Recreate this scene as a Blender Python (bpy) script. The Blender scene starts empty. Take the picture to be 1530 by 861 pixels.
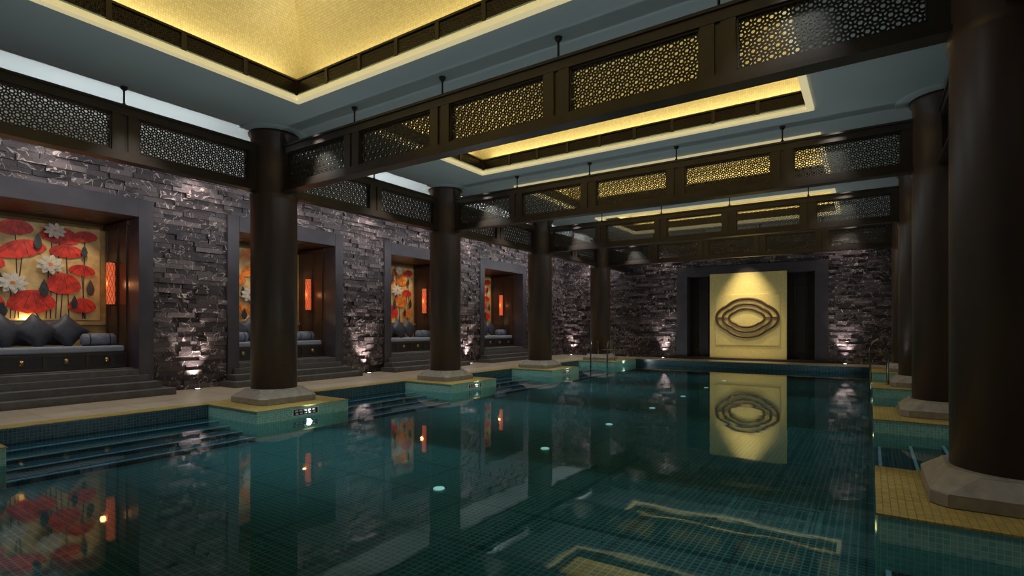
import bpy, math, random
from mathutils import Vector, Matrix
random.seed(7)
scene = bpy.context.scene
COL = scene.collection
scene.view_settings.view_transform = 'Standard'
scene.view_settings.exposure = 0.0

# ------------------------------------------------------------------ materials
def new_mat(name):
    m = bpy.data.materials.new(name); m.use_nodes = True
    nt = m.node_tree
    b = nt.nodes.get('Principled BSDF')
    return m, nt, b

def L(nt, a, b): nt.links.new(a, b)

def ramp(nt, stops):
    r = nt.nodes.new('ShaderNodeValToRGB')
    e = r.color_ramp.elements
    e[0].position, e[0].color = stops[0][0], (*stops[0][1], 1)
    e[1].position, e[1].color = stops[-1][0], (*stops[-1][1], 1)
    for p, c in stops[1:-1]:
        n = e.new(p); n.color = (*c, 1)
    return r

def simple(name, col, rough=0.5, metal=0.0, var=0.15, scale=6.0, bump=0.0, emis=None, es=0.0, stretch=(1,1,1)):
    m, nt, b = new_mat(name)
    tc = nt.nodes.new('ShaderNodeTexCoord')
    mp = nt.nodes.new('ShaderNodeMapping'); mp.inputs['Scale'].default_value = stretch
    n = nt.nodes.new('ShaderNodeTexNoise'); n.inputs['Scale'].default_value = scale; n.inputs['Detail'].default_value = 5
    L(nt, tc.outputs['Object'], mp.inputs[0]); L(nt, mp.outputs[0], n.inputs['Vector'])
    lo = tuple(c*(1-var) for c in col); hi = tuple(min(1, c*(1+var)) for c in col)
    r = ramp(nt, [(0.3, lo), (0.7, hi)])
    L(nt, n.outputs['Fac'], r.inputs[0]); L(nt, r.outputs[0], b.inputs['Base Color'])
    b.inputs['Roughness'].default_value = rough; b.inputs['Metallic'].default_value = metal
    if bump:
        bp = nt.nodes.new('ShaderNodeBump'); bp.inputs['Strength'].default_value = bump; bp.inputs['Distance'].default_value = 0.01
        L(nt, n.outputs['Fac'], bp.inputs['Height']); L(nt, bp.outputs[0], b.inputs['Normal'])
    if emis:
        b.inputs['Emission Color'].default_value = (*emis, 1); b.inputs['Emission Strength'].default_value = es
    return m

def mosaic(name, c1, c2, grout, size=0.05, mortar=0.12, rough=0.25, metal=0.0, bigjoint=0.0):
    """square mosaic tiles, world sized, usable on any axis aligned face"""
    m, nt, b = new_mat(name)
    tc = nt.nodes.new('ShaderNodeTexCoord')
    sx = nt.nodes.new('ShaderNodeSeparateXYZ'); L(nt, tc.outputs['Object'], sx.inputs[0])
    def mth(op, a, bb=None):
        n = nt.nodes.new('ShaderNodeMath'); n.operation = op
        for i, v in enumerate((a, bb)):
            if v is None: continue
            if isinstance(v, (int, float)): n.inputs[i].default_value = v
            else: L(nt, v, n.inputs[i])
        return n.outputs[0]
    geo = nt.nodes.new('ShaderNodeNewGeometry')
    sn = nt.nodes.new('ShaderNodeSeparateXYZ'); L(nt, geo.outputs['True Normal'], sn.inputs[0])
    masks = []
    for k in range(3):
        v = mth('DIVIDE', sx.outputs[k], size)
        f = mth('FRACT', mth('ADD', v, 0.37))
        d = mth('MINIMUM', f, mth('SUBTRACT', 1.0, f))
        g = mth('LESS_THAN', d, mortar*0.5)
        if bigjoint:
            v2 = mth('DIVIDE', sx.outputs[k], size*bigjoint)
            f2 = mth('FRACT', mth('ADD', v2, 0.37/bigjoint))
            d2 = mth('MINIMUM', f2, mth('SUBTRACT', 1.0, f2))
            g2 = mth('MULTIPLY', mth('LESS_THAN', d2, 0.5/bigjoint*0.22), 2.0)
            g = mth('MAXIMUM', g, g2)
        face = mth('LESS_THAN', mth('ABSOLUTE', sn.outputs[k]), 0.7)
        masks.append(mth('MULTIPLY', g, face))
    g = mth('MAXIMUM', mth('MAXIMUM', masks[0], masks[1]), masks[2])
    isg = mth('MINIMUM', g, 1.0)
    sc = nt.nodes.new('ShaderNodeVectorMath'); sc.operation = 'SCALE'; sc.inputs['Scale'].default_value = 1/size
    L(nt, tc.outputs['Object'], sc.inputs[0])
    ad = nt.nodes.new('ShaderNodeVectorMath'); ad.operation = 'ADD'; ad.inputs[1].default_value = (0.37, 0.37, 0.37)
    L(nt, sc.outputs[0], ad.inputs[0])
    fl = nt.nodes.new('ShaderNodeVectorMath'); fl.operation = 'FLOOR'; L(nt, ad.outputs[0], fl.inputs[0])
    wn = nt.nodes.new('ShaderNodeTexWhiteNoise'); L(nt, fl.outputs[0], wn.inputs['Vector'])
    r = ramp(nt, [(0.0, c1), (1.0, c2)]); L(nt, wn.outputs['Value'], r.inputs[0])
    mx = nt.nodes.new('ShaderNodeMix'); mx.data_type = 'RGBA'
    L(nt, isg, mx.inputs['Factor']); L(nt, r.outputs[0], mx.inputs['A']); mx.inputs['B'].default_value = (*grout, 1)
    out = mx.outputs['Result']
    if bigjoint:
        mx2 = nt.nodes.new('ShaderNodeMix'); mx2.data_type = 'RGBA'
        L(nt, mth('GREATER_THAN', g, 1.5), mx2.inputs['Factor']); L(nt, out, mx2.inputs['A']); mx2.inputs['B'].default_value = tuple(c*0.15 for c in grout)+(1,)
        out = mx2.outputs['Result']
    L(nt, out, b.inputs['Base Color'])
    b.inputs['Roughness'].default_value = rough; b.inputs['Metallic'].default_value = metal
    return m

def brick_mat():
    m, nt, b = new_mat('split_marble')
    tc = nt.nodes.new('ShaderNodeTexCoord'); geo = nt.nodes.new('ShaderNodeNewGeometry')
    off = nt.nodes.new('ShaderNodeVectorMath'); off.operation = 'SCALE'
    cmb = nt.nodes.new('ShaderNodeCombineXYZ'); L(nt, geo.outputs['Random Per Island'], cmb.inputs[0]); L(nt, geo.outputs['Random Per Island'], cmb.inputs[2])
    L(nt, cmb.outputs[0], off.inputs[0]); off.inputs['Scale'].default_value = 37
    ad = nt.nodes.new('ShaderNodeVectorMath'); ad.operation = 'ADD'
    L(nt, tc.outputs['Object'], ad.inputs[0]); L(nt, off.outputs[0], ad.inputs[1])
    v = nt.nodes.new('ShaderNodeTexNoise'); v.inputs['Scale'].default_value = 2.6; v.inputs['Detail'].default_value = 3; v.inputs['Distortion'].default_value = 0.6
    L(nt, ad.outputs[0], v.inputs['Vector'])
    a = nt.nodes.new('ShaderNodeMath'); a.operation = 'SUBTRACT'; a.inputs[1].default_value = 0.5; L(nt, v.outputs['Fac'], a.inputs[0])
    a2 = nt.nodes.new('ShaderNodeMath'); a2.operation = 'ABSOLUTE'; L(nt, a.outputs[0], a2.inputs[0])
    rv = ramp(nt, [(0.0, (1, 1, 1)), (0.011, (0, 0, 0))]); L(nt, a2.outputs[0], rv.inputs[0])
    base = ramp(nt, [(0.0, (0.026, 0.018, 0.021)), (0.5, (0.072, 0.052, 0.058)), (1.0, (0.165, 0.128, 0.130))])
    L(nt, geo.outputs['Random Per Island'], base.inputs[0])
    mx = nt.nodes.new('ShaderNodeMix'); mx.data_type = 'RGBA'
    L(nt, rv.outputs[0], mx.inputs['Factor']); L(nt, base.outputs[0], mx.inputs['A']); mx.inputs['B'].default_value = (0.70, 0.58, 0.53, 1)
    L(nt, mx.outputs['Result'], b.inputs['Base Color'])
    n2 = nt.nodes.new('ShaderNodeTexNoise'); n2.inputs['Scale'].default_value = 22; n2.inputs['Detail'].default_value = 6
    L(nt, ad.outputs[0], n2.inputs['Vector'])
    bp = nt.nodes.new('ShaderNodeBump'); bp.inputs['Strength'].default_value = 0.8; bp.inputs['Distance'].default_value = 0.02
    L(nt, n2.outputs['Fac'], bp.inputs['Height']); L(nt, bp.outputs[0], b.inputs['Normal'])
    b.inputs['Roughness'].default_value = 0.40
    return m

M = {}
M['brick'] = brick_mat()
M['surround'] = simple('honed_dark_stone', (0.058, 0.048, 0.060), 0.42, var=0.2, scale=3)
M['wood'] = simple('dark_bronze_wood', (0.036, 0.023, 0.016), 0.38, var=0.3, scale=3, stretch=(1, 1, 0.2))
M['column'] = simple('column_lacquer', (0.080, 0.046, 0.034), 0.38, var=0.2, scale=2.5, stretch=(2, 2, 0.25))
M['lattice'] = simple('lattice_bronze', (0.040, 0.030, 0.021), 0.4, metal=0.2)
M['plinth'] = simple('plinth_stone', (0.29, 0.25, 0.21), 0.5, var=0.2, scale=9, bump=0.1)
M['ceiling'] = simple('ceiling_paint', (0.47, 0.545, 0.55), 0.7, var=0.03, scale=1)
M['cream'] = simple('cream_trim_lit', (0.85, 0.78, 0.50), 0.5, var=0.05, emis=(1.0, 0.84, 0.46), es=0.45)  # emission put into the lip material so its edge reads as lit
M['gold'] = mosaic('gold_mosaic', (0.47, 0.40, 0.19), (0.58, 0.50, 0.25), (0.37, 0.31, 0.15), 0.03, 0.12, 0.4, 0.1)
M['yellowtile'] = mosaic('ochre_mosaic', (0.40, 0.30, 0.09), (0.56, 0.42, 0.13), (0.25, 0.19, 0.06), 0.05, 0.14, 0.35)
M['teal'] = mosaic('aqua_mosaic', (0.19, 0.48, 0.42), (0.30, 0.62, 0.54), (0.48, 0.68, 0.60), 0.04, 0.14, 0.25)
M['poolfloor'] = mosaic('pool_floor_mosaic', (0.018, 0.066, 0.074), (0.034, 0.104, 0.114), (0.115, 0.265, 0.27), 0.06, 0.20, 0.3, bigjoint=15)
M['motif'] = simple('pool_motif_mosaic', (0.12, 0.25, 0.25), 0.3, var=0.4, scale=25)
M['stepmosaic'] = mosaic('step_mosaic', (0.016, 0.045, 0.062), (0.034, 0.078, 0.10), (0.08, 0.155, 0.19), 0.045, 0.14, 0.25)
M['nosing'] = simple('step_nosing_light', (0.28, 0.42, 0.50), 0.3, emis=(0.4, 0.62, 0.8), es=0.05)
M['deck'] = mosaic('deck_stone', (0.46, 0.39, 0.29), (0.54, 0.46, 0.35), (0.24, 0.20, 0.15), 0.6, 0.02, 0.35)
M['step'] = simple('stair_stone', (0.12, 0.112, 0.112), 0.5, var=0.2, scale=8)
M['alcwood'] = simple('alcove_wood', (0.060, 0.032, 0.021), 0.35, var=0.3, scale=4, stretch=(1, 1, 0.2))
M['alcback'] = simple('alcove_gilt', (0.42, 0.27, 0.10), 0.45, var=0.2, scale=7)
M['canvas'] = simple('gold_leaf_canvas', (0.62, 0.43, 0.18), 0.5, var=0.25, scale=5)
M['red'] = simple('petal_red', (0.60, 0.035, 0.018), 0.5, var=0.4, scale=9)
M['orange'] = simple('petal_orange', (0.70, 0.20, 0.02), 0.5, var=0.4, scale=9)
M['white'] = simple('petal_white', (0.60, 0.56, 0.48), 0.5, var=0.2, scale=9)
M['dark'] = simple('leaf_dark', (0.03, 0.032, 0.035), 0.5, var=0.5, scale=9)
M['mattress'] = simple('mattress_fabric', (0.27, 0.29, 0.35), 0.8, var=0.1, scale=40, bump=0.1)
M['pillow'] = simple('pillow_silk', (0.035, 0.038, 0.054), 0.5, var=0.3, scale=14, bump=0.1)
M['pillow2'] = simple('bolster_fabric', (0.20, 0.22, 0.28), 0.6, var=0.25, scale=14, bump=0.1)
M['brass'] = simple('brass', (0.5, 0.36, 0.15), 0.3, metal=1.0)
M['chrome'] = simple('chrome', (0.30, 0.29, 0.27), 0.15, metal=1.0)
M['lantern'] = simple('lantern_shade', (0.7, 0.14, 0.05), 0.6, var=0.3, scale=30, emis=(1.0, 0.16, 0.05), es=0.55)
M['lamp'] = simple('lamp_lens', (0.9, 0.9, 0.9), 0.3, emis=(1.0, 0.93, 0.8), es=6)
M['poollamp'] = simple('pool_lamp_lens', (0.6, 0.9, 0.85), 0.3, emis=(0.6, 1.0, 0.9), es=0.5)
M['panel'] = simple('gold_leaf_panel', (0.86, 0.68, 0.27), 0.5, var=0.07, scale=12)
M['bronze'] = simple('ornament_bronze', (0.13, 0.06, 0.035), 0.45, metal=0.3, var=0.2)
M['signb'] = simple('sign_black', (0.01, 0.01, 0.01), 0.4)
M['signw'] = simple('sign_white', (0.7, 0.7, 0.65), 0.4)
M['black'] = simple('dark_panel', (0.025, 0.018, 0.018), 0.4)  # near-black base colour of wall backing, bed base and alcove lining

def water_mat():
    m = bpy.data.materials.new('pool_water_surface'); m.use_nodes = True
    nt = m.node_tree; nt.nodes.clear()
    out = nt.nodes.new('ShaderNodeOutputMaterial')
    tr = nt.nodes.new('ShaderNodeBsdfTransparent'); tr.inputs[0].default_value = (0.66, 0.90, 0.93, 1)
    gl = nt.nodes.new('ShaderNodeBsdfGlossy'); gl.inputs['Roughness'].default_value = 0.03
    gl.inputs['Color'].default_value = (0.88, 0.97, 1.0, 1)
    fr = nt.nodes.new('ShaderNodeFresnel'); fr.inputs['IOR'].default_value = 1.38
    mx = nt.nodes.new('ShaderNodeMixShader')
    tc = nt.nodes.new('ShaderNodeTexCoord')
    n = nt.nodes.new('ShaderNodeTexNoise'); n.inputs['Scale'].default_value = 1.6; n.inputs['Detail'].default_value = 2
    L(nt, tc.outputs['Object'], n.inputs['Vector'])
    bp = nt.nodes.new('ShaderNodeBump'); bp.inputs['Strength'].default_value = 0.10; bp.inputs['Distance'].default_value = 0.02
    L(nt, n.outputs['Fac'], bp.inputs['Height']); L(nt, bp.outputs[0], gl.inputs['Normal'])
    L(nt, fr.outputs[0], mx.inputs[0]); L(nt, tr.outputs[0], mx.inputs[1]); L(nt, gl.outputs[0], mx.inputs[2])
    L(nt, mx.outputs[0], out.inputs[0])
    return m
M['water'] = water_mat()

# ------------------------------------------------------------------ mesh builder
class MB:
    def __init__(s): s.v = []; s.f = []; s.m = []; s.sm = []; s.mats = []
    def mi(s, k):
        if k not in s.mats: s.mats.append(k)
        return s.mats.index(k)
    def face(s, idx, k, smooth=False):
        s.f.append(idx); s.m.append(s.mi(k)); s.sm.append(smooth)
    def poly(s, pts, k):
        b = len(s.v); s.v += [tuple(p) for p in pts]; s.face(list(range(b, b+len(pts))), k)
    def box(s, x0, x1, y0, y1, z0, z1, k, top=None):
        b = len(s.v)
        s.v += [(x0,y0,z0),(x1,y0,z0),(x1,y1,z0),(x0,y1,z0),(x0,y0,z1),(x1,y0,z1),(x1,y1,z1),(x0,y1,z1)]
        for q in ((0,3,2,1),(0,1,5,4),(1,2,6,5),(2,3,7,6),(3,0,4,7)):
            s.face([b+i for i in q], k)
        s.face([b+4,b+5,b+6,b+7], top or k)
    def obox(s, mat, hx, hy, hz, k):
        b = len(s.v)
        for x,y,z in ((-1,-1,-1),(1,-1,-1),(1,1,-1),(-1,1,-1),(-1,-1,1),(1,-1,1),(1,1,1),(-1,1,1)):
            s.v.append(tuple(mat @ Vector((x*hx,y*hy,z*hz))))
        for q in ((0,3,2,1),(0,1,5,4),(1,2,6,5),(2,3,7,6),(3,0,4,7),(4,5,6,7)):
            s.face([b+i for i in q], k)
    def revolve(s, prof, cx, cy, n, k, smooth=True, phase=0.0, mat=None, cap=True):
        b = len(s.v)
        for r, z in prof:
            for i in range(n):
                a = 2*math.pi*i/n + phase
                p = Vector((cx+r*math.cos(a), cy+r*math.sin(a), z))
                if mat is not None: p = mat @ p
                s.v.append(tuple(p))
        for j in range(len(prof)-1):
            for i in range(n):
                i2 = (i+1) % n
                s.face([b+j*n+i, b+j*n+i2, b+(j+1)*n+i2, b+(j+1)*n+i], k, smooth)
        if cap:
            s.face([b+i for i in range(n)][::-1], k)
            s.face([b+(len(prof)-1)*n+i for i in range(n)], k)
    def tube(s, pts, r, k, n=8, closed=False, sx=1.0, ref=Vector((0,0,1))):
        pts = [Vector(p) for p in pts]; N = len(pts); b = len(s.v)
        for j, p in enumerate(pts):
            if closed: t = pts[(j+1)%N]-pts[j-1]
            else: t = pts[min(j+1,N-1)]-pts[max(j-1,0)]
            t.normalize()
            rf = ref if abs(t.dot(ref)) < 0.95 else Vector((0.3,1,0)).normalized()
            a = t.cross(rf).normalized(); c = a.cross(t).normalized()
            for i in range(n):
                g = 2*math.pi*i/n
                s.v.append(tuple(p + a*math.cos(g)*r*sx + c*math.sin(g)*r))
        for j in range(N if closed else N-1):
            j2 = (j+1) % N
            for i in range(n):
                i2 = (i+1) % n
                s.face([b+j*n+i, b+j*n+i2, b+j2*n+i2, b+j2*n+i], k, True)
        if not closed:
            s.face([b+i for i in range(n)][::-1], k); s.face([b+(N-1)*n+i for i in range(n)], k)
    def mesh(s, name):
        me = bpy.data.meshes.new(name); me.from_pydata(s.v, [], s.f)
        for k in s.mats: me.materials.append(M[k])
        me.polygons.foreach_set('material_index', s.m)
        me.polygons.foreach_set('use_smooth', s.sm)
        me.update(); return me
    def obj(s, name, parent=None, bevel=0.0):
        return add(s.mesh(name), name, parent, bevel)

def add(me, name, parent=None, bevel=0.0, loc=None, rot=None, scale=None):
    o = bpy.data.objects.new(name, me); COL.objects.link(o)
    if parent: o.parent = parent
    if loc is not None: o.location = loc
    if rot is not None: o.rotation_euler = rot
    if scale is not None: o.scale = scale
    if bevel:
        bv = o.modifiers.new('bevel', 'BEVEL'); bv.width = bevel; bv.segments = 2; bv.limit_method = 'ANGLE'; bv.angle_limit = math.radians(50)
    return o

def empty(name, loc=(0,0,0), rot=(0,0,0)):
    e = bpy.data.objects.new(name, None); COL.objects.link(e); e.location = loc; e.rotation_euler = rot
    e.empty_display_size = 0.2
    return e

# ------------------------------------------------------------------ dimensions
CEIL = 4.95
XL, XR, YF, YB = -12.5, 4.35, -3.5, 23.1
PX0, PX1 = -8.2, 0.05
RX0, RX1 = -9.75, 1.6
PYF, PYB = -2.6, 21.6
WZ, BZ = -0.20, -0.47
COLY = [0.95 + 4.81*k for k in range(5)]
CLX, CRX = -9.2, 0.95
NCY = [-1.41, 3.42, 8.25, 13.08, 17.95]
NICH = NCY[1:]

# ------------------------------------------------------------------ floor / pool
mb = MB()
mb.box(XL-0.3, RX0, YF, YB+0.3, -0.75, 0, 'deck')
mb.box(RX1, XR+0.3, YF, YB+0.3, -0.75, 0, 'deck')
mb.box(RX0, RX1, PYB, YB+0.3, -0.75, 0, 'deck')
mb.box(RX0, RX1, YF, PYF, -0.75, 0, 'deck')
mb.obj('floor')

mb = MB()
mb.box(RX0, RX1, PYF, PYB, BZ-0.05, BZ, 'poolfloor')
mb.box(RX0-0.001, RX0+0.03, PYF, PYB, BZ, -0.002, 'stepmosaic')
mb.box(RX1-0.03, RX1+0.001, PYF, PYB, BZ, -0.002, 'stepmosaic')
mb.box(RX0, RX1, PYB-0.03, PYB+0.001, BZ, -0.002, 'stepmosaic')
mb.box(RX0, RX1, PYF-0.001, PYF+0.03, BZ, -0.002, 'stepmosaic')
mb.box(RX0-0.30, RX0+0.03, PYF, PYB+0.3, 0, 0.012, 'yellowtile')
mb.box(RX1-0.03, RX1+0.30, PYF, PYB+0.3, 0, 0.012, 'yellowtile')
mb.box(RX0+0.03, RX1-0.03, PYB-0.03, PYB+0.3, 0, 0.012, 'yellowtile')
zs = [-0.40, -0.345, -0.29, -0.24]
for i, z in enumerate(zs):
    xa = PX0-0.05-0.37*i
    mb.box(RX0+0.03, xa, PYF+0.03, PYB-0.03, BZ, z, 'stepmosaic')
    mb.box(xa-0.024, xa+0.004, PYF+0.03, PYB-0.03, z-0.010, z+0.004, 'nosing')
    xb = PX1+0.05+0.37*i
    mb.box(xb, RX1-0.03, PYF+0.03, PYB-0.03, BZ, z, 'stepmosaic')
    mb.box(xb-0.004, xb+0.030, PYF+0.03, PYB-0.03, z-0.012, z+0.004, 'nosing')
for cy in COLY:
    for side in (0, 1):
        y0, y1 = (cy-0.93, cy+0.88) if side == 0 else (cy-0.97, cy+0.62)
        if cy > 19: y1 = PYB
        if side == 0:
            mb.box(RX0+0.03, PX0, y0, y1, BZ, 0.0, 'teal')
            mb.box(RX0+0.03, PX0+0.012, y0-0.012, y1+0.012, 0.0, 0.014, 'yellowtile')
        else:
            mb.box(PX1, RX1-0.03, y0, y1, BZ, 0.0, 'teal')
            mb.box(PX1-0.012, RX1-0.03, y0-0.012, y1+0.012, 0.0, 0.014, 'yellowtile')
    for mx_ in (PX0+0.85, PX1-0.85):
        z0, z1 = BZ, BZ+0.004
        for hs, wd in ((0.42, 0.035), (0.33, 0.025), (0.16, 0.025)):
            mb.box(mx_-hs, mx_+hs, cy-hs, cy-hs+wd, z0, z1, 'motif'); mb.box(mx_-hs, mx_+hs, cy+hs-wd, cy+hs, z0, z1, 'motif')
            mb.box(mx_-hs, mx_-hs+wd, cy-hs+wd, cy+hs-wd, z0, z1, 'motif'); mb.box(mx_+hs-wd, mx_+hs, cy-hs+wd, cy+hs-wd, z0, z1, 'motif')
        for s in (-1, 1):
            a, b_ = sorted((s*0.16, s*0.33))
            mb.box(mx_+a, mx_+b_, cy-0.012, cy+0.012, z0, z1, 'motif'); mb.box(mx_-0.012, mx_+0.012, cy+a, cy+b_, z0, z1, 'motif')
mb.obj('swimming_pool')

mb = MB(); mb.poly([(RX0,PYF,WZ),(RX1,PYF,WZ),(RX1,PYB,WZ),(RX0,PYB,WZ)], 'water'); mb.obj('pool_water')

mb = MB()
for k in range(0, 7):
    mb.revolve([(0.065, BZ+0.001), (0.065, BZ+0.012), (0.04, BZ+0.02)], -4.1, 4.6+2.4*k, 20, 'poollamp')
mb.obj('underwater_lamps')

for cy in COLY[1:4]:
    mb = MB()
    x = PX0
    mb.box(x, x+0.012, cy-0.30, cy+0.22, -0.155, -0.035, 'signw')
    mb.box(x+0.004, x+0.016, cy-0.28, cy+0.20, -0.145, -0.045, 'signb')
    for j in range(5):
        y = cy-0.25+j*0.085
        mb.box(x+0.010, x+0.019, y, y+0.055, -0.085, -0.058, 'signw')
        mb.box(x+0.010, x+0.019, y+0.01, y+0.06, -0.132, -0.105, 'signw')
    mb.obj('depth_marker_sign')

# ------------------------------------------------------------------ walls
def brick_wall(name, axis, plane, sgn, s0, s1, openings, z1=CEIL):
    mb = MB()
    rows = int(z1/0.105)
    rh = z1/rows
    def put(a, b, za, zb, d):
        if axis == 'y':
            x0, x1 = sorted((plane - sgn*0.1, plane + sgn*d)); mb.box(x0, x1, a, b, za, zb, 'brick')
        else:
            y0, y1 = sorted((plane - sgn*0.1, plane + sgn*d)); mb.box(a, b, y0, y1, za, zb, 'brick')
    for r in range(rows):
        za, zb = r*rh+0.002, (r+1)*rh-0.003
        s = s0 - random.random()*0.4
        while s < s1:
            w = random.choice((0.22, 0.3, 0.38, 0.46, 0.56)); d = random.choice((0.0, 0.012, 0.025, 0.045, 0.07))
            segs = [(max(s, s0), min(s+w-0.004, s1))]
            for (o0, o1, oz) in openings:
                if zb > oz+0.02: continue
                ns = []
                for a, b in segs:
                    if b <= o0 or a >= o1: ns.append((a, b))
                    else:
                        if a < o0: ns.append((a, o0))
                        if b > o1: ns.append((o1, b))
                segs = ns
            for a, b in segs:
                if b-a > 0.02: put(a, b, za, zb, d)
            s += w
    cur = s0
    def back(a, b, za, zb):
        if axis == 'y':
            x0, x1 = sorted((plane-sgn*0.2, plane-sgn*0.03)); mb.box(x0, x1, a, b, za, zb, 'black')
        else:
            y0, y1 = sorted((plane-sgn*0.2, plane-sgn*0.03)); mb.box(a, b, y0, y1, za, zb, 'black')
    for (o0, o1, oz) in sorted(openings):
        back(cur, o0, 0, z1); back(o0, o1, oz, z1); cur = o1
    back(cur, s1, 0, z1)
    return mb.obj(name)

OW, OH = 1.64, 4.0
brick_wall('wall_left', 'y', XL, 1, YF, YB, [(c-OW, c+OW, OH) for c in NICH])
BX0, BX1, BH = -6.92, -1.28, 3.88
brick_wall('wall_back', 'x', YB, -1, XL, XR, [(BX0, BX1, BH)])
mb = MB(); mb.box(XR, XR+0.2, YF, YB+0.2, 0, CEIL, 'surround'); mb.obj('wall_right')
mb = MB(); mb.box(XL-0.2, XR+0.2, YF-0.2, YF, 0, CEIL, 'surround'); mb.obj('wall_front')

# ------------------------------------------------------------------ ceiling with coffers
CX0, CX1 = -7.4, -0.85
COFALL = [(c+0.77, c+4.06) for c in COLY[:4]]
mb = MB()
cur = YF
for (a, b) in COFALL:
    mb.box(XL-0.2, XR+0.2, cur, a, CEIL, CEIL+0.05, 'ceiling')
    mb.box(XL-0.2, CX0, a, b, CEIL, CEIL+0.05, 'ceiling')
    mb.box(CX1, XR+0.2, a, b, CEIL, CEIL+0.05, 'ceiling')
    cur = b
mb.box(XL-0.2, XR+0.2, cur, YB+0.2, CEIL, CEIL+0.05, 'ceiling')
mb.obj('ceiling')

def lattice_mesh(w, h, pitch=0.112, bw=0.0085, dep=0.008):
    mb = MB(); R = pitch/math.sqrt(3)
    done = set()
    def bar(p, q):
        mx, mz = (p[0]+q[0])/2, (p[1]+q[1])/2
        if abs(mx) > w/2 or abs(mz) > h/2: return
        key = (round(mx, 3), round(mz, 3))
        if key in done: return
        done.add(key)
        dx, dz = q[0]-p[0], q[1]-p[1]; l = math.hypot(dx, dz); a = math.atan2(dz, dx)
        mb.obox(Matrix.Translation((mx, 0, mz)) @ Matrix.Rotation(-a, 4, 'Y'), l/2+0.002, dep, bw, 'lattice')
    nx = int(w/pitch/2)+2; nz = int(h/(pitch*0.866)/2)+2
    for j in range(-nz, nz+1):
        for i in range(-nx, nx+1):
            cx = i*pitch + (pitch/2 if j % 2 else 0); cz = j*pitch*0.8660254
            hv = [(cx+R*math.cos(math.radians(30+60*k)), cz+R*math.sin(math.radians(30+60*k))) for k in range(6)]
            iv = [(cx+R*0.48*math.cos(math.radians(60*k)), cz+R*0.48*math.sin(math.radians(60*k))) for k in range(6)]
            for k in range(6):
                bar(hv[k], hv[(k+1) % 6]); bar(iv[k], iv[(k+1) % 6])
                m_ = ((hv[k-1][0]+hv[k][0])/2, (hv[k-1][1]+hv[k][1])/2)
                bar(iv[k], m_)
    return mb.mesh('lattice_panel')
LAT_C = lattice_mesh(1.55, 0.52)
LAT_L = lattice_mesh(1.70, 0.52)
LAT_S = lattice_mesh(1.44, 0.40, 0.13, 0.011, 0.02)

def coffer(y0, y1):
    e = empty('ceiling_coffer', ((CX0+CX1)/2, (y0+y1)/2, CEIL))
    hx, hy = (CX1-CX0)/2, (y1-y0)/2
    mb = MB()
    def ring(o, z): return [(-hx-o, -hy-o, z), (hx+o, -hy-o, z), (hx+o, hy+o, z), (-hx-o, hy+o, z)]
    def loft(seq, k, sm=False):
        for i in range(4):
            j = (i+1) % 4
            b = len(mb.v)
            for (o_, z_) in seq:
                A = ring(o_, z_); mb.v += [A[i], A[j]]
            for q in range(len(seq)-1):
                mb.face([b+2*q, b+2*q+1, b+2*q+3, b+2*q+2], k, sm)
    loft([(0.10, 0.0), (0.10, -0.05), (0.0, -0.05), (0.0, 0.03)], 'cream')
    loft([(0.0, 0.03), (0.04, 0.03), (0.04, 0.25), (-0.01, 0.25), (-0.01, 0.28), (0.04, 0.28), (0.32, 0.28)], 'wood')
    prof = [(0.32, 0.28), (0.34, 0.42)]
    for k in range(1, 17):
        a = math.pi/2*k/16
        prof.append((0.34-1.30*(1-math.cos(a)), 0.42+1.25*math.sin(a)))
    loft(prof, 'gold', True)
    mb.poly(ring(prof[-1][0], prof[-1][1]), 'gold')
    nxp, nyp = 9, 4
    wx, wy = 2*hx/nxp, 2*hy/nyp
    for i in range(nxp+1):
        x = -hx+i*wx
        for s in (-1, 1):
            mb.box(x-0.03, x+0.03, s*hy-0.012 if s > 0 else s*hy-0.04, s*hy+0.04 if s > 0 else s*hy+0.012, 0.03, 0.25, 'wood')
    for i in range(nyp+1):
        y = -hy+i*wy
        for s in (-1, 1):
            mb.box(s*hx-0.012 if s > 0 else s*hx-0.04, s*hx+0.04 if s > 0 else s*hx+0.012, y-0.03, y+0.03, 0.03, 0.25, 'wood')
    mb.obj('cove_frame', e)
    sc = 0.46
    for i in range(nxp):
        x = -hx+(i+0.5)*wx
        for s in (-1, 1):
            add(LAT_S, 'vent_grille', e, loc=(x, s*(hy+0.015), 0.14), scale=((wx-0.04)/1.44, sc, 0.46))
    for i in range(nyp):
        y = -hy+(i+0.5)*wy
        for s in (-1, 1):
            add(LAT_S, 'vent_grille', e, loc=(s*(hx+0.015), y, 0.14), rot=(0, 0, math.pi/2), scale=((wy-0.04)/1.44, sc, 0.46))
    return e
for a, b in COFALL: coffer(a, b)

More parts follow.
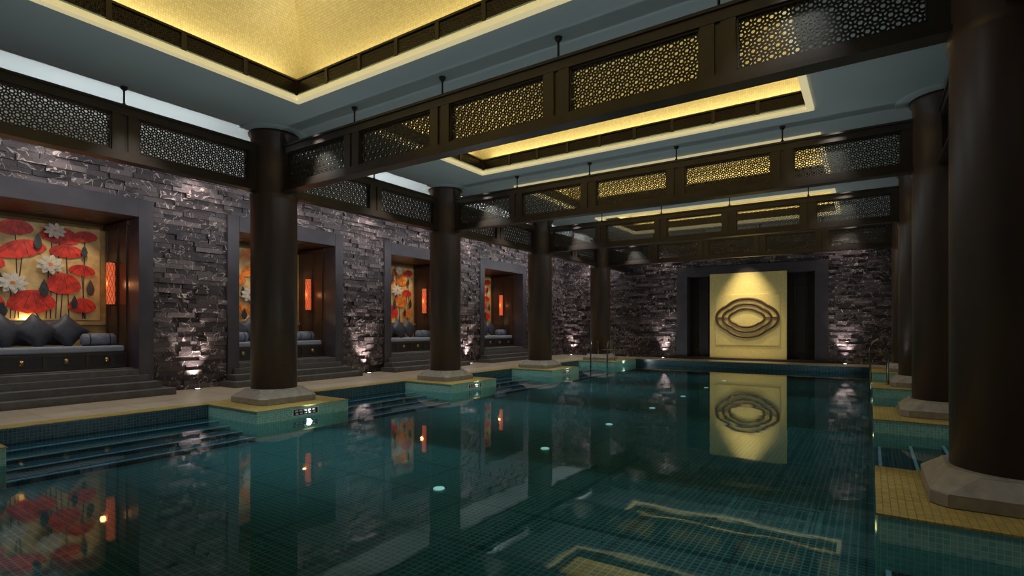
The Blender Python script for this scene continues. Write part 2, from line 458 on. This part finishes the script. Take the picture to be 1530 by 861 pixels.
# ------------------------------------------------------------------ lights helper
def area(name, loc, direction, sx, sy, power, col):
    ld = bpy.data.lights.new(name, 'AREA'); ld.shape = 'RECTANGLE'; ld.size = sx; ld.size_y = sy; ld.energy = power; ld.color = col
    o = bpy.data.objects.new(name, ld); COL.objects.link(o); o.location = loc
    o.rotation_euler = Vector(direction).to_track_quat('-Z', 'Y').to_euler()
    return o
def spot(name, loc, target, power, col, ang=60, blend=0.6, rad=0.04):
    ld = bpy.data.lights.new(name, 'SPOT'); ld.energy = power; ld.color = col; ld.spot_size = math.radians(ang); ld.spot_blend = blend; ld.shadow_soft_size = rad
    o = bpy.data.objects.new(name, ld); COL.objects.link(o); o.location = loc
    o.rotation_euler = (Vector(target)-Vector(loc)).to_track_quat('-Z', 'Y').to_euler()
    return o
def point(name, loc, power, col, rad=0.05):
    ld = bpy.data.lights.new(name, 'POINT'); ld.energy = power; ld.color = col; ld.shadow_soft_size = rad
    o = bpy.data.objects.new(name, ld); COL.objects.link(o); o.location = loc
    return o

WARM = (1.0, 0.85, 0.52); NEU = (1.0, 0.92, 0.82)
def area_rot(name, loc, rot, sx, sy, power, col):
    o = area(name, loc, (0, 0, 1), sx, sy, power, col); o.rotation_euler = rot; return o
for (a, b) in COFALL:
    cx, cy = (CX0+CX1)/2, (a+b)/2
    z = CEIL+0.31
    area_rot('cove_light', (cx, a-0.22, z), (math.pi, 0, 0), CX1-CX0, 0.06, 40, WARM)
    area_rot('cove_light', (cx, b+0.22, z), (math.pi, 0, 0), CX1-CX0, 0.06, 40, WARM)
    area_rot('cove_light', (CX0-0.22, cy, z), (math.pi, 0, math.pi/2), b-a, 0.06, 21, WARM)
    area_rot('cove_light', (CX1+0.22, cy, z), (math.pi, 0, math.pi/2), b-a, 0.06, 21, WARM)

# ------------------------------------------------------------------ lattice beams
ZB0, ZB1 = 3.83, 4.66
def lattice_beam(length, npan, lat, loc, rot, width_pan, rods=True):
    e = empty('lattice_beam', loc, rot)
    mb = MB(); h = length/2; t = 0.075
    mb.box(-h, h, -t, t, ZB1-0.15, ZB1, 'wood')
    mb.box(-h, h, -t-0.025, t+0.025, ZB1-0.035, ZB1, 'wood')
    mb.box(-h, h, -t, t, ZB0+0.02, ZB0+0.14, 'wood')
    mb.box(-h, h, -t-0.03, t+0.03, ZB0, ZB0+0.055, 'wood')
    per = length/npan
    zl, zh = ZB0+0.14, ZB1-0.15
    for i in range(npan):
        c = -h+per*(i+0.5)
        for s in (-1, 1):
            xe = c+s*width_pan/2
            xo = c+s*per/2
            x0, x1 = sorted((xe, xo - s*0.03))
            mb.box(x0, x1, -t+0.005, t-0.005, zl-0.01, zh+0.01, 'wood')
        for (x0, x1, z0, z1) in ((c-width_pan/2, c+width_pan/2, zl, zl+0.02), (c-width_pan/2, c+width_pan/2, zh-0.02, zh),
                                 (c-width_pan/2, c-width_pan/2+0.02, zl, zh), (c+width_pan/2-0.02, c+width_pan/2, zl, zh)):
            mb.box(x0, x1, -0.045, 0.045, z0, z1, 'wood')
        add(lat, 'lattice_screen', e, loc=(c, 0, (zl+zh)/2))
    for i in range(1, npan):
        x = -h+per*i
        mb.box(x-0.035, x+0.035, -t+0.03, t-0.03, zl-0.01, zh+0.01, 'wood')
        if rods:
            mb.revolve([(0.014, ZB1), (0.014, CEIL)], x, 0, 10, 'wood')
            mb.revolve([(0.035, ZB1), (0.035, ZB1+0.02), (0.018, ZB1+0.05)], x, 0, 12, 'wood')
            mb.revolve([(0.018, CEIL-0.06), (0.045, CEIL-0.03), (0.05, CEIL)], x, 0, 12, 'wood')
    mb.obj('beam_frame', e)
    return e
span = (CRX-0.36)-(CLX+0.36)
for cy in COLY:
    lattice_beam(span, 5, LAT_C, ((CLX+CRX)/2, cy, 0), (0, 0, 0), 1.53)
for cx in (CLX, CRX):
    for k in range(4):
        lattice_beam(4.81-0.72, 2, LAT_L, (cx, (COLY[k]+COLY[k+1])/2, 0), (0, 0, math.pi/2), 1.70)
    lattice_beam(YB-COLY[4]-0.5, 1, LAT_L, (cx, (COLY[4]+YB)/2+0.1, 0), (0, 0, math.pi/2), 1.70, rods=False)

# ------------------------------------------------------------------ columns
def column(cx, cy):
    e = empty('column', (cx, cy, 0))
    mb = MB()
    R = 0.40
    mb.revolve([(R, 0.24), (R, 3.68), (R+0.015, 3.70), (R+0.015, 3.80), (R, 3.82), (R, CEIL-0.10), (R+0.03, CEIL-0.08), (R+0.03, CEIL-0.02)], 0, 0, 48, 'column')
    mb.obj('shaft', e)
    mb = MB()
    def octo(h, c, z): return [(-h+c,-h,z),(h-c,-h,z),(h,-h+c,z),(h,h-c,z),(h-c,h,z),(-h+c,h,z),(-h,h-c,z),(-h,-h+c,z)]
    rings = [octo(0.56, 0.10, 0.014), octo(0.56, 0.10, 0.12), octo(0.545, 0.11, 0.135), octo(0.44, 0.17, 0.24), octo(0.43, 0.18, 0.26)]
    b0 = len(mb.v)
    for r in rings: mb.v += r
    for j in range(len(rings)-1):
        for i in range(8):
            i2 = (i+1) % 8
            mb.face([b0+j*8+i, b0+j*8+i2, b0+(j+1)*8+i2, b0+(j+1)*8+i], 'plinth')
    mb.face([b0+(len(rings)-1)*8+i for i in range(8)], 'plinth')
    mb.face([b0+i for i in range(8)][::-1], 'plinth')
    mb.obj('plinth', e, bevel=0.01)
    mb = MB()
    mb.revolve([(R+0.05, CEIL-0.03), (0.60, CEIL-0.03), (0.62, CEIL-0.015), (0.62, CEIL)], 0, 0, 48, 'ceiling', cap=False)
    mb.obj('ceiling_collar', e)
for cy in COLY:
    column(CLX, cy); column(CRX, cy)

# ------------------------------------------------------------------ alcoves
AD = 1.6
AX = XL-AD
IW, IH, PZ = 1.37, 3.63, 0.53
def alcove(c):
    e = empty('alcove', (XL, c, 0))
    mb = MB()
    mb.box(-0.35, 0.09, -OW, -IW, 0, OH, 'surround'); mb.box(-0.35, 0.09, IW, OW, 0, OH, 'surround')
    mb.box(-0.35, 0.09, -IW, IW, IH, OH, 'surround')
    mb.obj('stone_surround', e, bevel=0.008)
    mb = MB()
    mb.box(-AD-0.1, -AD, -IW-0.1, IW+0.1, 0, OH, 'alcback')
    mb.box(-AD, -0.35, -IW-0.1, -IW, 0, OH, 'alcwood'); mb.box(-AD, -0.35, IW, IW+0.1, 0, OH, 'alcwood')
    mb.box(-AD, -0.35, -IW, IW, IH, IH+0.1, 'alcwood')
    mb.box(-AD, -0.15, -IW, IW, 0, PZ, 'step')
    mb.box(-AD, -0.36, -IW, -IW+0.05, IH-0.12, IH-0.03, 'alcwood'); mb.box(-AD, -0.36, IW-0.05, IW, IH-0.12, IH-0.03, 'alcwood')
    for s in (-1, 1):
        y0, y1 = sorted((s*IW, s*(IW-0.025)))
        for x in (-1.5, -0.95, -0.5):
            mb.box(x-0.025, x+0.025, y0, y1, PZ, IH-0.12, 'alcwood')
    mb.box(-AD, -AD+0.06, -IW, IW, 1.42, 1.50, 'alcback')
    mb.obj('alcove_lining', e)
def stairs(c):
    mb = MB()
    for i in range(3):
        z = PZ/4*(i+1)
        hw = 1.80-0.14*i
        x1 = XL+0.72-0.28*i
        mb.box(XL+0.09, x1, c-hw, c+hw, 0 if i == 0 else PZ/4*i, z, 'step')
    mb.box(XL-0.15, XL+0.09, c-IW, c+IW, 0, PZ*0.97, 'step')
    mb.obj('alcove_steps', bevel=0.006)

def pillow_into(mb, mat, hs, th, k, n=10):
    b = len(mb.v)
    for side in (1, -1):
        for j in range(n+1):
            for i in range(n+1):
                u = -1+2*i/n; v = -1+2*j/n
                p = (1-abs(u)**2.6)*(1-abs(v)**2.6)
                pin = 1-0.07*(1-abs(u*v))
                x = side*th*(max(p, 0)**0.5)
                mb.v.append(tuple(mat @ Vector((x, u*hs*pin, v*hs*pin))))
    N = (n+1)*(n+1)
    for s in range(2):
        for j in range(n):
            for i in range(n):
                q = [b+s*N+j*(n+1)+i, b+s*N+j*(n+1)+i+1, b+s*N+(j+1)*(n+1)+i+1, b+s*N+(j+1)*(n+1)+i]
                mb.face(q if s == 0 else q[::-1], k, True)

def daybed(c):
    e = empty('daybed', (XL, c, PZ))
    xf, xb = -0.42, -AD+0.08
    W = IW-0.04
    mb = MB()
    mb.box(xb, xf, -W, W, 0.05, 0.30, 'black')
    mb.box(xb, xf+0.02, -W, W, 0.28, 0.33, 'wood')
    mb.box(xb, xf+0.02, -W, W, 0.0, 0.06, 'wood')
    for i in range(5):
        y = -W+2*W*i/4
        mb.box(xf-0.05, xf+0.018, max(-W, y-0.03), min(W, y+0.03), 0.0, 0.33, 'wood')
    for i in range(4):
        y = -W+2*W*(i+0.5)/4
        mt = Matrix.Translation((xf, y, 0.18)) @ Matrix.Rotation(math.pi/2, 4, 'Y')
        mb.revolve([(0.055, 0.0), (0.055, 0.012), (0.03, 0.022), (0.012, 0.035)], 0, 0, 16, 'brass', mat=mt)
        mb.tube([(xf+0.03, y-0.03, 0.17), (xf+0.035, y-0.025, 0.135), (xf+0.035, y+0.025, 0.135), (xf+0.03, y+0.03, 0.17)], 0.006, 'brass', 6)
    mb.obj('bed_frame', e)
    mb = MB(); mb.box(xb+0.02, xf-0.005, -W+0.02, W-0.02, 0.33, 0.46, 'mattress')
    mb.obj('mattress', e, bevel=0.035)
    mb = MB()
    for yy in (W-0.36, -W+0.36):
        mt = Matrix.Translation((xf-0.38, yy, 0.46+0.125)) @ Matrix.Rotation(math.pi/2, 4, 'X')
        mb.revolve([(0.02, -0.29), (0.09, -0.285), (0.125, -0.26), (0.13, 0), (0.125, 0.26), (0.09, 0.285), (0.02, 0.29)], 0, 0, 20, 'pillow2', mat=mt)
        for q in (-0.17, 0.17):
            mb.revolve([(0.133, q-0.012), (0.135, q), (0.133, q+0.012)], 0, 0, 20, 'pillow', mat=mt, cap=False)
    mb.obj('bolster_cushions', e)
    mb = MB()
    for i, yy in enumerate((0.52, 0.02, -0.45, -0.85)):
        mt = Matrix.Translation((xf-0.62+0.05*(i % 2), yy, 0.46+0.30)) @ Matrix.Rotation(math.radians(-18), 4, 'Y') @ Matrix.Rotation(math.radians(45+random.uniform(-6, 6)), 4, 'X')
        pillow_into(mb, mt, 0.27, 0.10, 'pillow')
    for i, yy in enumerate((0.27, -0.2, -0.68)):
        mt = Matrix.Translation((xf-0.88, yy, 0.46+0.27)) @ Matrix.Rotation(math.radians(-14), 4, 'Y')
        pillow_into(mb, mt, 0.27, 0.10, 'pillow')
    mb.obj('throw_cushions', e)

def painting(c, variant):
    e = empty('lotus_painting', (AX+0.01, c, 0))
    mb = MB()
    mb.box(0, 0.03, -1.25, 1.25, 1.52, 3.56, 'canvas')
    cnt = [0]
    def X():
        cnt[0] += 1; return 0.031+0.0008*cnt[0]
    def blob(y, z, pts, k):
        x = X(); mb.poly([(x, max(-1.25, min(1.25, y+p)), max(1.52, min(3.56, z+q))) for p, q in pts], k)
    def cap_flower(y, z, w, h, k, tilt=0.0):
        w *= 1.18; h *= 1.15
        pts = []
        n = 14
        for i in range(n+1):
            a = math.pi*i/n; pts.append((w/2*math.cos(a), h*0.62*math.sin(a)))
        for i in range(1, 10):
            t = i/10; pts.append((-w/2+w*t, -h*0.25*math.sin(math.pi*t)-0.03*abs(math.sin(t*math.pi*4))))
        ct, st = math.cos(tilt), math.sin(tilt)
        blob(y, z, [(p*ct-q*st, p*st+q*ct) for p, q in pts], k)
        for t in (-0.5, -0.2, 0.12, 0.42):
            stem(y+t*w*0.2, z+h*0.5, y+t*w*0.85, z-h*0.1, 0.004)
    def stem(ya, za, yb, zb, r=0.011):
        x = X(); dy, dz = yb-ya, zb-za; l = math.hypot(dy, dz); nx_, nz_ = -dz/l*r, dy/l*r
        mb.poly([(x, ya+nx_, za+nz_), (x, ya-nx_, za-nz_), (x, yb-nx_, zb-nz_), (x, yb+nx_, zb+nz_)], 'dark')
    def lotus(y, z, s):
        for ring_, n, l in ((0, 9, 1.0), (1, 7, 0.72)):
            for i in range(n):
                a = 2*math.pi*i/n+ring_*0.3
                pts = []
                for t, wd in ((0.1, 0.05), (0.45, 0.24), (0.75, 0.19), (1.0, 0.0), (0.75, -0.19), (0.45, -0.24), (0.1, -0.05)):
                    p, q = t*l*s, wd*s
                    pts.append((p*math.cos(a)-q*math.sin(a), (p*math.sin(a)+q*math.cos(a))*0.85))
                blob(y, z, pts, 'white')
                stem(y, z, y+0.8*l*s*math.cos(a+0.28), z+0.68*l*s*math.sin(a+0.28), 0.0025)
        blob(y, z, [(0.16*s*math.cos(t*math.pi/5), 0.14*s*math.sin(t*math.pi/5)) for t in range(10)], 'orange')
    def bud(y, z, w, h):
        blob(y, z, [(0, h/2), (w*0.32, h*0.2), (w*0.5, -h*0.1), (w*0.3, -h*0.42), (0, -h/2), (-w*0.3, -h*0.42), (-w*0.5, -h*0.1), (-w*0.32, h*0.2)], 'dark')
    ka = 'red' if variant == 0 else 'orange'; kb = 'red' if variant != 1 else 'orange'
    fl = [(-0.15, 3.30, 0.48, 0.30, ka, 0.1), (0.55, 3.22, 0.58, 0.34, ka, -0.1), (-0.04, 2.88, 0.66, 0.34, kb, 0.3), (0.66, 2.92, 0.50, 0.26, ka, 0),
          (0.92, 2.55, 0.40, 0.22, kb, -0.1), (0.60, 2.20, 0.52, 0.42, ka, 0), (0.10, 1.80, 0.66, 0.46, kb, 0.05), (0.92, 1.78, 0.42, 0.30, ka, 0),
          (0.98, 3.28, 0.36, 0.22, kb, 0.1), (-0.75, 3.2, 0.55, 0.32, ka, 0.1), (-0.6, 2.62, 0.5, 0.3, kb, -0.2), (-0.9, 2.1, 0.5, 0.34, ka, 0), (-0.6, 1.8, 0.5, 0.36, kb, 0)]
    for y, z, w, h, k, t in fl: stem(y, z, y+random.uniform(-0.12, 0.12), 1.55, 0.010)
    for y, z in ((-0.21, 2.25), (0.37, 2.66), (0.42, 3.36), (-0.7, 2.35)): stem(y, z, y+random.uniform(-0.1, 0.1), 1.55, 0.010)
    for f in fl: cap_flower(*f)
    for y, z, w, h in ((0.28, 2.18, 0.16, 0.36), (0.18, 3.12, 0.14, 0.32), (1.06, 2.22, 0.15, 0.36), (-0.36, 1.72, 0.18, 0.3), (0.78, 1.9, 0.12, 0.3), (-0.4, 2.3, 0.14, 0.34), (0.95, 3.0, 0.12, 0.26)): bud(y, z, w, h)
    for y, z, s in ((-0.21, 2.25, 0.26), (0.37, 2.66, 0.25), (0.44, 3.36, 0.2), (-0.85, 2.72, 0.24)): lotus(y, z, s)
    mb.obj('painted_canvas', e)

def sconce(c, s):
    e = empty('wall_lantern', (XL-0.98, c+s*IW, 0))
    d = -s
    mb = MB()
    ya, yb = sorted((0, d*0.03)); mb.box(-0.05, 0.05, ya, yb, 1.75, 2.85, 'wood')
    ya, yb = sorted((d*0.03, d*0.06)); mb.box(-0.015, 0.015, ya, yb, 2.7, 2.74, 'wood'); mb.box(-0.015, 0.015, ya, yb, 1.9, 1.94, 'wood')
    mb.obj('bracket', e)
    mb = MB(); mb.revolve([(0.075, 1.85), (0.08, 1.87), (0.08, 2.73), (0.075, 2.75)], 0, d*0.12, 20, 'lantern'); mb.obj('shade', e)
    mb = MB()
    for z in (1.835, 2.745): mb.revolve([(0.09, z), (0.09, z+0.025)], 0, d*0.12, 20, 'wood')
    for k in range(8):
        for dr in (1, -1):
            pts = [(0.083*math.cos(2*math.pi*(k/8+dr*t/24)), d*0.12+0.083*math.sin(2*math.pi*(k/8+dr*t/24)), 1.86+0.88*t/12) for t in range(13)]
            mb.tube(pts, 0.0035, 'bronze', 4)
    mb.tube([(0, d*0.12, 1.84), (0, d*0.12, 1.62)], 0.008, 'wood', 6)
    mb.obj('lattice', e)

for i, c in enumerate(NICH):
    alcove(c); stairs(c); daybed(c); painting(c, i % 3 if i < 3 else 0)
    sconce(c, 1); sconce(c, -1)
    for yy in (-0.75, 0.1, 0.85):
        spot('alcove_downlight', (XL-1.0, c+yy, IH-0.03), (XL-1.52, c+yy, 1.8), 26, (1.0, 0.82, 0.58), 85, 0.8, 0.03)
    point('alcove_glow', (XL-1.50, c, 1.53), 4.0, (1.0, 0.7, 0.35), 0.03)
    point('lantern_bulb', (XL-0.98, c+IW-0.25, 2.3), 2.0, (1.0, 0.4, 0.15), 0.05)
    spot('seat_light', (XL-0.45, c, IH-0.03), (XL-0.75, c, 0.9), 34, (0.88, 0.92, 1.0), 90, 0.8, 0.03)
    mb = MB()
    for yy in (-0.75, 0.1, 0.85): mb.revolve([(0.05, IH-0.012), (0.05, IH)], XL-1.0, c+yy, 14, 'brass')
    mb.obj('alcove_downlight_trim')

# ------------------------------------------------------------------ back wall feature
mb = MB()
mb.box(BX0, BX0+0.45, YB-0.09, YB+0.5, 0, BH, 'surround'); mb.box(BX1-0.45, BX1, YB-0.09, YB+0.5, 0, BH, 'surround')
mb.box(BX0+0.45, BX1-0.45, YB-0.09, YB+0.5, BH-0.40, BH, 'surround')
mb.obj('back_alcove_surround', bevel=0.008)
mb = MB()
mb.box(BX0, BX1, YB+0.5, YB+0.6, 0, BH, 'black')
for x in (-6.2, -5.75, -2.45, -2.0):
    mb.box(x-0.03, x+0.03, YB+0.44, YB+0.5, 0.1, 3.45, 'wood')
for z in (0.35, 1.2, 2.9):
    mb.box(BX0+0.45, BX1-0.45, YB+0.45, YB+0.5, z, z+0.06, 'wood')
mb.box(BX0+0.3, BX1-0.3, YB-0.25, YB+0.5, 0, 0.09, 'surround')
mb.obj('back_alcove_lining')
mb = MB()
PY = YB-0.12
mb.box(-5.53, -2.67, PY, PY+0.14, 0.09, 3.54, 'panel')
mb.box(-5.30, -2.90, PY-0.04, PY, 0.62, 2.66, 'panel')
mb.obj('feature_panel', bevel=0.006)
e = empty('oval_wall_sculpture', (-4.1, PY-0.04, 1.72))
mb = MB()
for a, b_, r, dp in ((1.15, 0.77, 0.045, 0.047), (0.90, 0.56, 0.042, 0.044), (0.66, 0.37, 0.038, 0.040)):
    pts = []
    for i in range(160):
        t = 2*math.pi*i/160
        c_, s_ = math.cos(t), math.sin(t)
        def er(p, q, n=2.1): return 1/((abs(c_)/p)**n+(abs(s_)/q)**n)**(1/n)
        rr = max(er(a, b_*0.80), er(a*0.80, b_))
        pts.append((rr*c_, -dp, rr*s_))
    mb.tube(pts, r, 'bronze', 8, closed=True, ref=Vector((0, 1, 0)))
# short links between the rings
for s in (-1, 1):
    mb.box(s*0.90-0.02 if s > 0 else -1.13, 1.13 if s > 0 else -0.88, -0.06, -0.02, -0.025, 0.025, 'bronze')
    mb.box(s*0.66-0.02 if s > 0 else -0.88, 0.88 if s > 0 else -0.64, -0.055, -0.02, -0.02, 0.02, 'bronze')
mb.obj('sculpture_rings', e)

# ------------------------------------------------------------------ handrails
def handrail(x, y, rz):
    e = empty('pool_handrail', (x, y, 0), (0, 0, rz))
    mb = MB()
    for dy in (-0.35, 0.35):
        pts = [(-0.55, dy, 0.0), (-0.55, dy, 0.55), (-0.50, dy, 0.72), (-0.38, dy, 0.82), (-0.1, dy, 0.84), (0.08, dy, 0.78), (0.16, dy, 0.62), (0.18, dy, 0.3), (0.18, dy, -0.24)]
        mb.tube(pts, 0.028, 'chrome', 10)
        mb.revolve([(0.055, 0.014), (0.055, 0.03)], -0.55, dy, 14, 'chrome')
    mb.tube([(-0.55, -0.35, 0.45), (-0.55, 0.35, 0.45)], 0.02, 'chrome', 8)
    mb.obj('rails', e)
handrail(-8.75, 19.26, -math.pi/2)
def postrail(x, y):
    e = empty('pool_grab_rail', (x, y, 0))
    mb = MB()
    for dy in (-0.3, 0.3):
        mb.tube([(0.28, dy, 0.01), (0.28, dy, 0.85), (0.22, dy, 1.02), (0.10, dy, 1.08), (-0.02, dy, 1.0), (-0.07, dy, 0.85), (-0.07, dy, -0.45)], 0.022, 'chrome', 10)
        mb.revolve([(0.05, 0.014), (0.05, 0.03)], 0.28, dy, 14, 'chrome')
    for z in (-0.40, -0.3): mb.box(-0.1, -0.04, -0.3, 0.3, z-0.012, z+0.012, 'chrome')
    mb.obj('rails', e)
postrail(PX1+0.02, 15.6)

# ------------------------------------------------------------------ uplights and downlights
def uplight(x, y, tx, ty):
    mb = MB()
    mb.revolve([(0.07, 0.0), (0.07, 0.015), (0.055, 0.015), (0.055, 0.02)], x, y, 18, 'chrome')
    mb.revolve([(0.045, 0.02), (0.045, 0.024)], x, y, 16, 'lamp')
    mb.obj('floor_uplight')
    spot('uplight_beam', (x, y, 0.06), (tx, ty, 1.3), 290, NEU, 58, 1.0, 0.03)
for y in (1.0, 5.85, 10.67, 15.5, 20.35):
    uplight(XL+0.27, y, XL, y)
for x in (-11.9, -7.45, -0.75):
    uplight(x, YB-0.28, x, YB)

mb = MB()
DL = []
for y in (1.0, 5.85, 10.67, 15.5, 20.35): DL.append((XL+0.42, y))
for y in NICH: DL.append((XL+0.42, y))
for x in (-11.0, -7.45, -0.75): DL.append((x, YB-0.5))
for x, y in DL:
    mb.revolve([(0.075, CEIL-0.006), (0.075, CEIL)], x, y, 18, 'signw')
mb.obj('recessed_downlights')
WW = (1.0, 0.90, 0.82)
for x, y in DL[:5]: spot('wall_washer', (x, y, CEIL-0.03), (XL+0.1, y, 2.4), 62, WW, 110, 0.8, 0.04)
for x, y in DL[5:9]: spot('wall_washer', (x, y, CEIL-0.03), (XL+0.3, y, 3.2), 26, WW, 120, 0.8, 0.04)
for x, y in DL[9:]: spot('wall_washer', (x, y, CEIL-0.03), (x, YB-0.1, 2.4), 45, WW, 110, 0.8, 0.04)
for y in COLY: spot('deck_downlight', (-10.9, y+2.4, CEIL-0.03), (-10.9, y+2.4, 0), 110, NEU, 80, 0.8, 0.05)
for y in COLY: spot('deck_downlight', (2.6, y+2.4, CEIL-0.03), (2.2, y+2.4, 0), 85, NEU, 95, 0.8, 0.05)
spot('panel_spot', (-4.1, YB-1.3, CEIL-0.03), (-4.1, PY, 2.1), 380, (1.0, 0.87, 0.55), 50, 1.0, 0.04)
spot('panel_spot', (-4.1, YB-2.6, CEIL-0.03), (-4.1, PY, 1.6), 260, (1.0, 0.87, 0.52), 48, 1.0, 0.04)
def strip(name, loc, d, ln, power):
    o = area(name, loc, d, ln, 0.05, power, (0.98, 0.98, 1.0))
    d = Vector(d).normalized(); xa = Vector((0, 1, 0)); za = -d; ya = za.cross(xa)
    o.rotation_euler = Matrix((xa, ya, za)).transposed().to_euler()
for k in range(5):
    y = COLY[k]+2.4 if k < 4 else 21.5
    strip('beam_strip_light', (CLX-0.16, y, ZB0+0.04), (-0.85, 0, 0.75), 3.9 if k < 4 else 2.0, 42)
for k in range(4):
    strip('beam_strip_light', (CRX+0.16, COLY[k]+2.4, ZB0+0.04), (1.0, 0, 0.7), 3.9, 30)
for cy in COLY:
    spot('ceiling_fill_spot', (PX0+0.03, cy, -0.12), (-3.5, cy+1.0, CEIL), 105, (0.86, 0.95, 1.0), 150, 1.0, 0.06)  # added fill lamps at the pool sides, placed to light the ceiling evenly
    spot('ceiling_fill_spot', (PX1-0.03, cy, -0.12), (-4.8, cy+1.0, CEIL), 105, (0.86, 0.95, 1.0), 150, 1.0, 0.06)
for k in range(-1, 4):
    y = COLY[0]+4.81*k+0.25
    spot('pool_fill_spot', (-7.9, y+4.3, CEIL-0.03), (-6.7, y+4.3, 0), 560 if k >= 0 else 300, (0.84, 0.95, 1.0), 58, 1.0, 0.05)  # added fill spots that brighten the water and pool floor
    spot('pool_fill_spot', (-0.4, y+4.3, CEIL-0.03), (-1.8, y+4.3, 0), 170, (0.84, 0.95, 1.0), 70, 1.0, 0.05)
    if k >= 0: spot('step_fill_spot', (-8.6, y+2.2, CEIL-0.03), (-9.0, y+2.2, 0), 190, (0.84, 0.93, 1.0), 70, 0.9, 0.05)  # added fill from above, standing in for underwater light on the steps

w = bpy.data.worlds.new('world'); scene.world = w; w.use_nodes = True
bg = w.node_tree.nodes['Background']; bg.inputs[0].default_value = (0.03, 0.04, 0.05, 1); bg.inputs[1].default_value = 0.3

cd = bpy.data.cameras.new('camera'); cam = bpy.data.objects.new('camera', cd); COL.objects.link(cam)
cd.sensor_width = 36; cd.lens = 36*796/1530; cd.shift_y = (487-430.5)/1530
cam.location = (0, 0, 1.4); cam.rotation_euler = (math.pi/2, 0, math.radians(33.9))
cd.clip_start = 0.05; cd.clip_end = 100
scene.camera = cam
